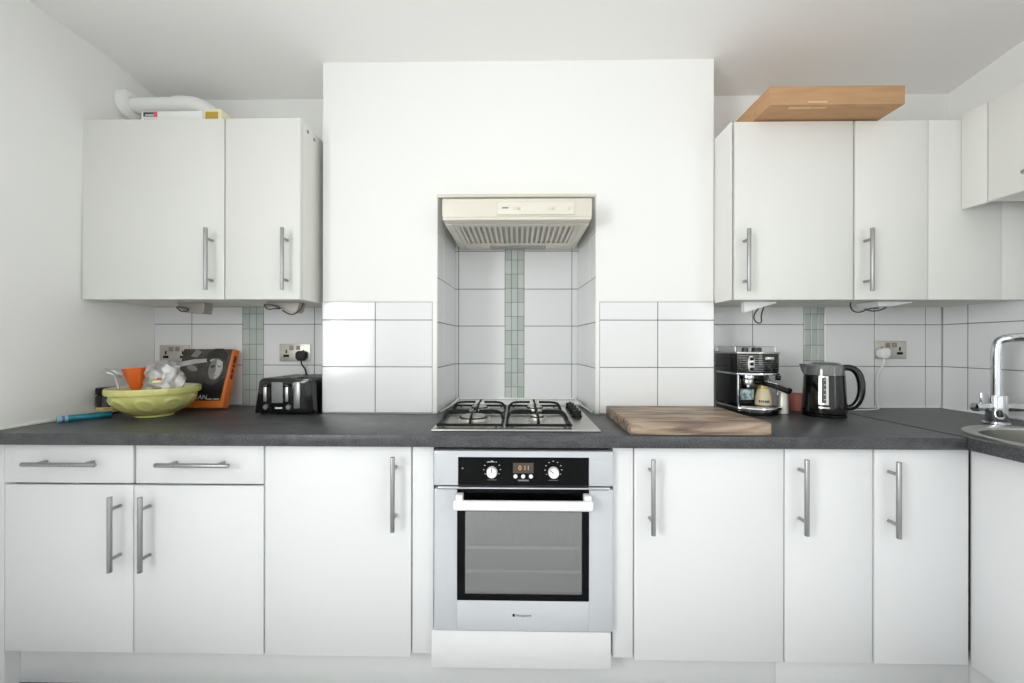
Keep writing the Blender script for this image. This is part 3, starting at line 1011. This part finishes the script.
b = MB()
b.lathe([(0, 0), (.026, 0), (.028, .004), (.031, .05), (.0335, .078), (.0315, .078), (.029, .05), (.0265, .006), (0, .006)], (1.272, 1.782, T + .0005), M['coral'], 28)
tag(b.build('beaker', None, (1.303, 1.775, T)), 'coral pink beaker half hidden behind the black kettle', 'beaker')

# ------------------------------------------------------------------ things on the worktop: drawer side
TO = (-.985, 1.74, T)
t = thing('toaster', 'shiny black four-slot toaster in front of the wall socket', 'toaster', TO)
def prof(x0, x1, z0, z1, tl, tr, r):
    p = [(x0, z0)]
    for k in range(7):
        a = PI - PI / 2 * k / 6
        p.append((x0 + tl + r + r * math.cos(a), z1 - r + r * math.sin(a)))
    for k in range(7):
        a = PI / 2 - PI / 2 * k / 6
        p.append((x1 - tr - r + r * math.cos(a), z1 - r + r * math.sin(a)))
    return p + [(x1, z0)]
X0, X1 = -1.118, -.866
b = MB()
b.prism(prof(X0, X1, T + .007, 1.058, .018, .004, .024), 'y', 1.618, 1.848, M['black'], .004, 2)
for x in (-1.05, -1.01, -.955, -.915):
    b.box(x - .012, x + .012, 1.67, 1.82, 1.0584, 1.0592, M['dgrey'])
bd = b.build('body', t)
for (x, y) in ((X0 + .02, 1.645), (X1 - .02, 1.645), (X0 + .02, 1.835), (X1 - .02, 1.835)):
    b = MB(); b.cyl((x, y, T + .0004), (x, y, T + .008), .011, M['rubber'], n=14); b.build('foot', t)
b = MB()
b.prism(prof(X0 + .008, X1 - .006, T + .018, 1.05, .016, .003, .02), 'y', 1.6125, 1.6185, M['black'], .002, 2)
fr = b.build('front_fascia', t)
b = MB(); b.box(-1.040, -.992, 1.6095, 1.6128, T + .052, 1.041, M['grey'], .001); b.box(-.945, -.918, 1.6095, 1.6128, T + .03, 1.043, M['steel'], .004); b.build('brushed_panel', fr)
for x in (-1.062, -.970):
    b = MB()
    b.box(x - .017, x + .017, 1.6105, 1.6128, T + .055, 1.038, M['blackm'], .001)
    b.box(x - .011, x + .002, 1.6065, 1.6107, T + .058, 1.032, M['plate'], .001)
    b.box(x - .013, x + .013, 1.593, 1.6105, 1.022, 1.033, M['black'], .003)
    b.build('lever', fr)
for x in (-1.062, -.965):
    b = MB(); b.cyl((x, 1.6126, T + .035), (x, 1.602, T + .035), .0135, M['dgrey'], .012, bev=.0015, n=24); b.cyl((x, 1.602, T + .035), (x, 1.6012, T + .035), .008, M['grey'], n=20); b.build('knob', fr)
b = MB(); b.box(-1.026, -.996, 1.6108, 1.6128, T + .027, T + .033, M['white']); b.build('logo', fr)

# mixing bowl
B = (-1.513, 1.583, T)
t = thing('mixing_bowl', 'large yellow stoneware mixing bowl with embossed ovals', 'bowl', B)
def emboss(a, r, z):
    if z < .022 or z > .092 or r < .06:
        return 0
    k = (a * 9 / (2 * PI)) % 1 - .5
    d = math.hypot(k / .40, (z - .056 + k * .02) / .031)
    return .004 * max(0, min(1, (1.0 - d) * 5)) - .0025 * max(0, min(1, (.62 - d) * 6))
prof_o = [(0, .0015), (.060, .0015), (.0625, .003), (.0625, .009)]
for k in range(25):
    u = k / 24
    prof_o.append((.066 + .073 * math.sin(u * PI / 2) ** .85, .012 + .084 * u ** 1.12))
prof_o += [(.141, .098), (.1485, .0985), (.1505, .102), (.1505, .119), (.149, .1225), (.144, .1235)]
b = MB()
def rimtex(a, r, z):
    if r > .1495 and z > .1:
        return .0009 * (1 if (a * 60 / PI) % 1 > .5 else -1)
    return emboss(a, r, z)
b.lathe(prof_o, B, M['bowl'], 240, fn=rimtex)
b.lathe([(.144, .1235), (.139, .1215), (.134, .104), (.118, .064), (.085, .024), (.05, .012), (0, .011)], B, M['bowlin'], 96)
b.build('body', t)

# orange funnel in the bowl
F = (-1.573, 1.583, T)
b = MB()
def flute(a, r, z): return .0016 * math.cos(12 * a) * (r / .045)
b.lathe([(.010, .030), (.012, .062), (.0145, .080), (.026, .126), (.0445, .192), (.0465, .200), (.0448, .200), (.043, .192), (.0245, .126), (.013, .080), (.0095, .062), (.008, .030), (.010, .030)], F, M['orange'], 60, fn=flute,
        mtx=Matrix.Translation((F[0], F[1], F[2])) @ Matrix.Rotation(math.radians(-5), 4, 'Y') @ Matrix.Translation((-F[0], -F[1], -F[2])))
tag(b.build('funnel', None, (F[0], F[1], T + .03)), 'orange plastic funnel sticking up from the yellow bowl', 'funnel')

b = MB()
b.lathe([(0, .001), (.030, .001), (.032, .0), (.032, .006), (.0305, .006), (.0302, .003), (0, .003)], (0, 0, 0), M['lidp'], 36,
        mtx=Matrix.Translation((-1.626, 1.520, 1.084)) @ Matrix.Rotation(math.radians(28), 4, 'Y') @ Matrix.Rotation(math.radians(-14), 4, 'X'))
b.cyl((-1.572, 1.515, T + .035), (-1.622, 1.522, 1.080), .0035, M['lidp'], n=8)
tag(b.build('stirrer', None, (-1.59, 1.58, T + .03)), 'clear plastic stirrer with a round end in the yellow bowl', 'utensil')

# crumpled bag
from mathutils import noise as mn
t = thing('plastic_bag', 'crumpled clear plastic bag in the yellow bowl, beside the funnel', 'bag', (-1.49, 1.60, T + .04))
def crumple(c, rad, seed, m, sub=4, amp=.34):
    tb = bmesh.new()
    bmesh.ops.create_icosphere(tb, subdivisions=sub, radius=1)
    for v in tb.verts:
        d = v.co.normalized()
        n1 = mn.noise(d * 2.1 + Vector((seed, 0, 0))); n2 = abs(mn.noise(d * 5.2 + Vector((0, seed, 3))))
        k = 1 + amp * n1 - .28 * n2
        v.co = Vector((c[0] + d.x * rad[0] * k, c[1] + d.y * rad[1] * k, c[2] + d.z * rad[2] * k))
    return tb
b = MB(); b._add(crumple((-1.492, 1.600, T + .140), (.072, .062, .088), 4.2, M['bag']), M['bag'])
for v in b.bm.verts:
    rr = math.hypot(v.co.x - B[0], v.co.y - B[1])
    if v.co.z < T + .13 and rr > .100:
        f = .100 / rr; v.co.x = B[0] + (v.co.x - B[0]) * f; v.co.y = B[1] + (v.co.y - B[1]) * f
    v.co.x = max(v.co.x, -1.552 + .02 * abs(math.sin(v.co.z * 90)))
bagb = b.build('film', t, smooth=60)
b = MB()
for (x, w, z, m) in ((-1.468, .011, 1.056, M['green']), (-1.446, .010, 1.060, M['red']), (-1.457, .018, 1.0505, M['paleyel'])):
    b.raw([(x - w, 1.528, z - .005), (x + w, 1.528 + .004, z - .003), (x + w * .8, 1.531, z + .006), (x - w * .9, 1.530, z + .004)], [(0, 1, 2, 3)], m)
b.build('printed_label', t)

# big book leaning on the tiles
BK = (-1.468, 1.735, T + .0106)
t = thing('book', 'large orange book with black and white portrait cover leaning on tiles', 'book', BK, local=True)
t.rotation_euler = (math.radians(-15.5), 0, math.radians(0))
w, h, dpt = .120, .276, .038
b = MB(); b.box(-w, w, .0, .003, 0, h, M['bookor'], .0008); b.box(-w, w, dpt - .003, dpt, 0, h, M['bookor'], .0008)
b.box(w - .003, w, .003, dpt - .003, 0, h, M['bookor'], .0006)
bd = b.build('cover_boards', t)
b = MB()
for (z0, z1) in ((.135, .158), (.163, .185), (.19, .205), (.21, .245)):
    b.box(w, w + .0006, .010, .026, z0, z1, M['bookdk'])
b.build('spine_lettering', bd)
b = MB(); b.box(-w + .004, w - .0035, .0032, dpt - .0032, .003, h - .003, M['page']); b.build('pages', t)
b = MB()                                     # the printed photograph: layered flat shapes
pz0 = .031
def pl(pts, lvl, m):
    b.prism([(p[0], p[1]) for p in pts], 'y', -.0006 - .00025 * lvl, -.0001, m)
def ell(cx, cz, rx, rz, n=24, tilt=0.):
    return [(cx + rx * math.cos(a) * math.cos(tilt) - rz * math.sin(a) * math.sin(tilt), cz + rx * math.cos(a) * math.sin(tilt) + rz * math.sin(a) * math.cos(tilt)) for a in (2 * PI * k / n for k in range(n))]
pl([(-w + .001, pz0), (w - .016, pz0), (w - .006, h - .001), (-w + .001, h - .001)], 0, M['ph1'])
pl([(-.02, pz0 + .002), (.100, pz0 + .002), (.104, .14), (.05, .10), (.0, .12)], 1, M['ph0'])
pl([(-w + .002, .19), (-.05, .205), (.04, .218), (.04, .230), (-.06, .226), (-w + .002, .214)], 1, M['ph3'])
pl(ell(-.06, .183, .028, .013, tilt=-.35), 1, M['ph2'])
pl(ell(.052, .178, .033, .052), 2, M['ph2'])
pl([(.050, .226), (.079, .214), (.084, .180), (.074, .148), (.056, .130), (.050, .150), (.054, .17)], 3, M['ph3'])
pl([(.026, .196), (.046, .198), (.045, .186), (.028, .184)], 3, M['ph1'])
pl([(.058, .197), (.076, .195), (.074, .186), (.060, .187)], 4, M['ph2'])
pl([(.012, .205), (.02, .226), (.052, .232), (.088, .222), (.094, .206), (.098, .25), (.07, .278), (.03, .278), (.002, .255), (.0, .22)], 3, M['ph0'])
pl([(.018, .14), (.028, .128), (.05, .122), (.076, .128), (.086, .144), (.072, .132), (.05, .128), (.03, .134)], 3, M['ph1'])
pl(ell(.054, .149, .010, .0025), 4, M['ph2'])
pl([(-.08, .24), (-.05, .235), (-.03, .262), (-.06, .275)], 1, M['ph2'])
b.box(.038, .066, -.0014, -.0001, pz0 + .006, pz0 + .0095, M['white']); b.box(.072, .098, -.0014, -.0001, pz0 + .006, pz0 + .0095, M['white'])
b.text('LAN', .029, M['white'], face_y(.012, -.0011, pz0 + .016))
b.build('cover_photograph', t)

# jar and tube behind the bowl
t = thing('jar', 'dark squat jar with a pale label between bowl and side wall', 'jar', (-1.75, 1.62, T))
c = (-1.757, 1.622, T + .0005)
b = MB(); b.lathe([(0, 0), (.034, 0), (.036, .003), (.036, .075), (.032, .083), (.030, .086), (0, .086)], c, M['jar'], 36); b.build('body', t)
b = MB(); b.lathe([(.0345, .0865), (.036, .088), (.036, .110), (.034, .113), (0, .113)], c, M['blackm'], 36); b.build('lid', t)
b = MB(); b.lathe([(.0364, .008), (.0366, .009), (.0366, .032), (.0364, .033)], c, M['jarlab'], 36)
av = math.atan2(-c[1], -c[0])
vs = []
for z in (.04, .07):
    for i in range(7):
        a = av + .1 + i * .13
        vs.append((c[0] + .0367 * math.cos(a), c[1] + .0367 * math.sin(a), c[2] + z))
b.raw(vs, [(i, i + 1, i + 8, i + 7) for i in range(6)], M['jarlab2'])
b.build('label_band', t)
t = thing('tube', 'long slim teal wrapped roll lying by the yellow bowl', 'roll', (-1.73, 1.5, T))
b = MB(); p0, p1 = Vector((-1.738, 1.425, T + .0135)), Vector((-1.660, 1.548, T + .0135))
d = (p1 - p0).normalized()
b.cyl(p0 + d * .028, p1, .0128, M['teal'], n=24, bev=.001); b.build('wrap', t)
b = MB(); b.cyl(p0 + d * .008, p0 + d * .0278, .012, M['tealend'], n=24, bev=.001); b.cyl(p0, p0 + d * .008, .0116, M['tealend'], n=24, bev=.002)
b.cyl(p0 + d * .012, p0 + d * .019, .0124, M['violet'], n=24); b.build('end_cap', t)


# ------------------------------------------------------------------ sockets, plugs, leads
def socket(lab, x0, x1, z0, z1, y, plugside=None):
    t = thing('wall_socket', lab, 'socket', ((x0 + x1) / 2, y, (z0 + z1) / 2), 'double wall sockets')
    b = MB(); b.box(x0, x1, y - .006, y - .0003, z0, z1, M['socket'], .002)
    pl_ = b.build('face_plate', t)
    cx = (x0 + x1) / 2; cz = (z0 + z1) / 2
    for s in (-1, 1):
        b = MB(); b.box(cx + s * .0165 - .009, cx + s * .0165 + .009, y - .010, y - .0058, cz + .012, cz + .034, M['socketin'], .001); b.build('switch', pl_)
        xx = cx + s * .042
        b = MB()
        b.box(xx - .0035, xx + .0035, y - .0068, y - .0058, cz - .004, cz + .014, M['blackm'])
        b.box(xx - .0135, xx + .0135, y - .0068, y - .0058, cz - .022, cz - .010, M['blackm'])
        b.build('pin_holes', pl_)
    return t


SY = AL - .0082
socket('metal double wall socket half hidden behind the portrait book', -1.757, -1.61, 1.112, 1.198, SY)
socket('metal double wall socket above the toaster with a black plug', -1.164, -1.011, 1.119, 1.204, SY)
socket('metal double wall socket with a white plug beside the kettle', 1.703, 1.849, 1.136, 1.222, SY)


def plug(lab, x, z, y, m, lead, mc, cat='plug'):
    t = thing('plug', lab, cat, (x, y, z), 'plugs in the sockets')
    b = MB()
    b.prism([(x - .024, z - .012), (x - .012, z - .026), (x + .012, z - .026), (x + .024, z - .012), (x + .024, z + .012), (x + .014, z + .022), (x - .014, z + .022), (x - .024, z + .012)], 'y', y - .034, y - .0075, m, .004, 2)
    b.build('body', t)
    b = MB(); b.tube(lead, .0033, mc, n=8, sub=3); b.build('lead', t)


plug('black plug with black flex leading down to the toaster', -1.047, 1.148, SY, M['rubber'],
     [(-1.047, SY - .022, 1.124), (-1.046, SY - .022, 1.105), (-1.038, SY - .014, 1.09), (-1.032, SY - .006, 1.07), (-1.03, SY - .005, .99), (-1.03, SY - .005, .93)], M['rubber'])
plug('white plug with white flex trailing to the kettle', 1.727, 1.166, SY, M['white'],
     [(1.727, SY - .022, 1.142), (1.724, SY - .03, 1.12), (1.716, SY - .026, 1.10), (1.708, SY - .010, 1.06), (1.706, SY - .009, .98), (1.706, SY - .012, .93), (1.70, SY - .03, T + .006),
      (1.66, 1.80, T + .0045), (1.60, 1.785, T + .0045), (1.52, 1.78, T + .0045), (1.42, 1.73, T + .0045)], M['cordw'])


# under-cabinet lamps -------------------------------------------------
def lamp(lab, poly, y0, y1, z0, loops, m, lean=0.):
    x = sum(p[0] for p in poly) / len(poly)
    t = thing('cabinet_spotlight', lab, 'light fitting', (x, (y0 + y1) / 2, z0), 'lights under the wall cupboards')
    b = MB(); b.prism(poly, 'y', y0, y1, m, .0015, 1); b.build('housing', t)
    for lp in loops:
        b = MB(); b.tube(lp, .0028, M['cordd'], n=8, sub=2); b.build('cable', t)


ZU = 1.3848
lamp('grey cupboard light hanging under the wide cupboard above the book', [(-1.50, ZU), (-1.49, ZU - .028), (-1.462, ZU - .044), (-1.385, ZU - .050), (-1.378, ZU - .018), (-1.38, ZU)], 1.67, 1.72, ZU,
     [[(-1.488, 1.655, ZU - .022), (-1.46, 1.65, ZU - .045), (-1.42, 1.65, ZU - .035), (-1.47, 1.65, ZU - .02), (-1.488, 1.655, ZU - .022)]], M['lampg'])
lamp('grey cupboard light with looped cable above the toaster', [(-1.105, ZU), (-1.10, ZU - .018), (-1.02, ZU - .030), (-.975, ZU - .046), (-.965, ZU - .036), (-.955, ZU)], 1.67, 1.72, ZU,
     [[(-1.10, 1.653, ZU - .012), (-1.085, 1.65, ZU - .034), (-1.05, 1.65, ZU - .028), (-1.02, 1.65, ZU - .03), (-1.06, 1.65, ZU - .012), (-1.10, 1.653, ZU - .012)],
      [(-1.02, 1.652, ZU - .036), (-.985, 1.648, ZU - .056), (-.955, 1.648, ZU - .05), (-.932, 1.652, ZU - .02), (-.932, 1.655, ZU - .004)]], M['lampg'])
ZR = 1.3828
lamp('white wedge shaped cupboard light above the coffee machine', [(.945, ZR), (.948, ZR - .046), (1.080, ZR - .006), (1.082, ZR)], 1.625, 1.65, ZR,
     [[(1.03, 1.655, ZR - .016), (1.03, 1.705, ZR - .055), (1.045, 1.705, ZR - .085), (1.07, 1.705, ZR - .085), (1.065, 1.705, ZR - .055), (1.048, 1.655, ZR - .014)]], M['white'])
lamp('white cupboard light with dangling dark cable above the kettle', [(1.488, ZR), (1.498, ZR - .02), (1.548, ZR - .020), (1.628, ZR - .006), (1.638, ZR)], 1.62, 1.72, ZR,
     [[(1.416, 1.66, ZR), (1.413, 1.66, ZR - .018), (1.428, 1.66, ZR - .04), (1.458, 1.66, ZR - .042), (1.488, 1.66, ZR - .026), (1.528, 1.655, ZR - .024)],
      [(1.528, 1.72, ZR - .02), (1.558, 1.725, ZR - .032), (1.598, 1.725, ZR - .028), (1.628, 1.72, ZR - .012), (1.598, 1.722, ZR - .010), (1.558, 1.722, ZR - .018)]], M['white'])

# ------------------------------------------------------------------ on top of the wall units
t = thing('flue_pipe', 'white ventilation pipe leaving the wall above the wide cupboard', 'pipe', (-1.6, 1.72, 2.28))
b = MB(); b.cyl((-1.762, 1.72, 2.283), (-1.50, 1.72, 2.283), .033, M['flue'], n=32); b.build('pipe', t)
b = MB()
b.tube([(-1.545, 1.72, 2.283), (-1.50, 1.72, 2.283), (-1.452, 1.725, 2.281), (-1.395, 1.74, 2.25), (-1.37, 1.755, 2.20), (-1.365, 1.76, 2.132)], .0375, M['flue'], n=28, sub=2); b.build('elbow', t)
b = MB(); b.lathe([(.034, .0), (.060, .0), (.066, .006), (.062, .02), (.045, .034), (.034, .036)], (0, 0, 0), M['flue'], 36, mtx=Matrix.Translation((-1.7715, 1.72, 2.283)) @ Matrix.Rotation(PI / 2, 4, 'Y')); b.build('wall_collar', t)

t = thing('box', 'flat white box with a black and red label on the wide cupboard', 'box', (-1.42, 1.62, 2.1185), 'boxes on the wall cupboards')
b = MB(); b.box(-1.575, -1.3165, 1.585, 1.675, 2.1187, 2.174, M['boxw'], .0015); bx = b.build('carton', t)
b = MB()
b.box(-1.566, -1.512, 1.5842, 1.5852, 2.152, 2.170, M['dgrey']); b.box(-1.522, -1.507, 1.5838, 1.5852, 2.150, 2.171, M['pink'])
b.box(-1.558, -1.52, 1.5838, 1.5852, 2.156, 2.160, M['boxw'])
for k in range(5):
    b.box(-1.563 + k * .012, -1.556 + k * .012, 1.5842, 1.5852, 2.137, 2.143, M['pink'])
b.build('printed_label', bx)
t = thing('box', 'small pale yellow box with a gold square on the wide cupboard', 'box', (-1.26, 1.62, 2.1185), 'boxes on the wall cupboards')
b = MB(); b.box(-1.314, -1.240, 1.588, 1.668, 2.1187, 2.183, M['paleyel'], .0015); bx = b.build('carton', t)
b = MB(); b.box(-1.306, -1.253, 1.5872, 1.5882, 2.125, 2.172, M['gold']); b.build('gold_label', bx)

t = thing('cardboard_box', 'flat brown cardboard box overhanging the top of the wall cupboard', 'box', (1.2, 1.65, 2.0905), 'boxes on the wall cupboards')
b = MB(); b.box(.938, 1.435, 1.45, 1.85, 2.0965, 2.1665, M['card'], .002); cb = b.build('carton', t)
b = MB()
for (x0, x1, y0, y1) in ((1.02, 1.105, 1.463, 1.476), (1.10, 1.16, 1.466, 1.473)):
    b.box(x0, x1, y0, y1, 2.0958, 2.0967, M['tape'])
b.box(1.08, 1.15, 1.4494, 1.4503, 2.104, 2.109, M['tape'])
b.build('torn_patch', cb)
b = MB(); b.box(.939, 1.434, 1.5605, 1.849, 2.0903, 2.0964, M['card'], .001); b.build('lower_flap', cb)

# ------------------------------------------------------------------ light
w = bpy.data.worlds.new('daylight'); SC.world = w; w.use_nodes = True
bg = w.node_tree.nodes['Background']; bg.inputs[0].default_value = (.93, .97, 1, 1); bg.inputs[1].default_value = 1.0


def area(name, loc, rot, sx, sy, e, col):
    l = bpy.data.lights.new(name, 'AREA'); l.shape = 'RECTANGLE'; l.size = sx; l.size_y = sy; l.energy = e; l.color = col
    o = bpy.data.objects.new(name, l); o.location = loc; o.rotation_euler = rot; COL.objects.link(o)
    return o


area('daylight_side_window', (-2.0, (W1[0] + W1[1]) / 2, (W1[2] + W1[3]) / 2), (0, -PI / 2, 0), W1[3] - W1[2], W1[1] - W1[0], 132, (1, .99, .97))
area('fill_light_sink_side', (2.24, -.85, 1.5), (0, PI / 2, 0), 1.3, 1.3, 36, (1, .99, .97))  # added fill for the left wall, through the added window
area('fill_light_rear', ((W2[0] + W2[1]) / 2, YB - .2, (W2[2] + W2[3]) / 2), (PI / 2, 0, 0), W2[1] - W2[0], W2[3] - W2[2], 20, (.97, .985, 1))  # added frontal fill through the unseen rear opening

# ------------------------------------------------------------------ camera
cd = bpy.data.cameras.new('camera'); cam = bpy.data.objects.new('camera', cd); COL.objects.link(cam)
cd.sensor_width = 36; cd.sensor_fit = 'HORIZONTAL'
cd.lens = 385 / 1024 * 36
cd.shift_y = 3.5 / 1024
cd.clip_start = .05
cam.matrix_world = Matrix.Translation((0, 0, 1.2)) @ Matrix.Rotation(math.radians(.88), 4, 'Z') @ Matrix.Rotation(PI / 2, 4, 'X') @ Matrix.Rotation(.0015, 4, 'Z')
SC.camera = cam
vs = SC.view_settings
vs.view_transform = 'Standard'; vs.look = 'None'; vs.exposure = -0.45; vs.gamma = 1.0; vs.use_curve_mapping = False
SC.cycles.use_denoising = True
SC.cycles.max_bounces = 10; SC.cycles.diffuse_bounces = 6; SC.cycles.transparent_max_bounces = 12
SC.cycles.caustics_reflective = False
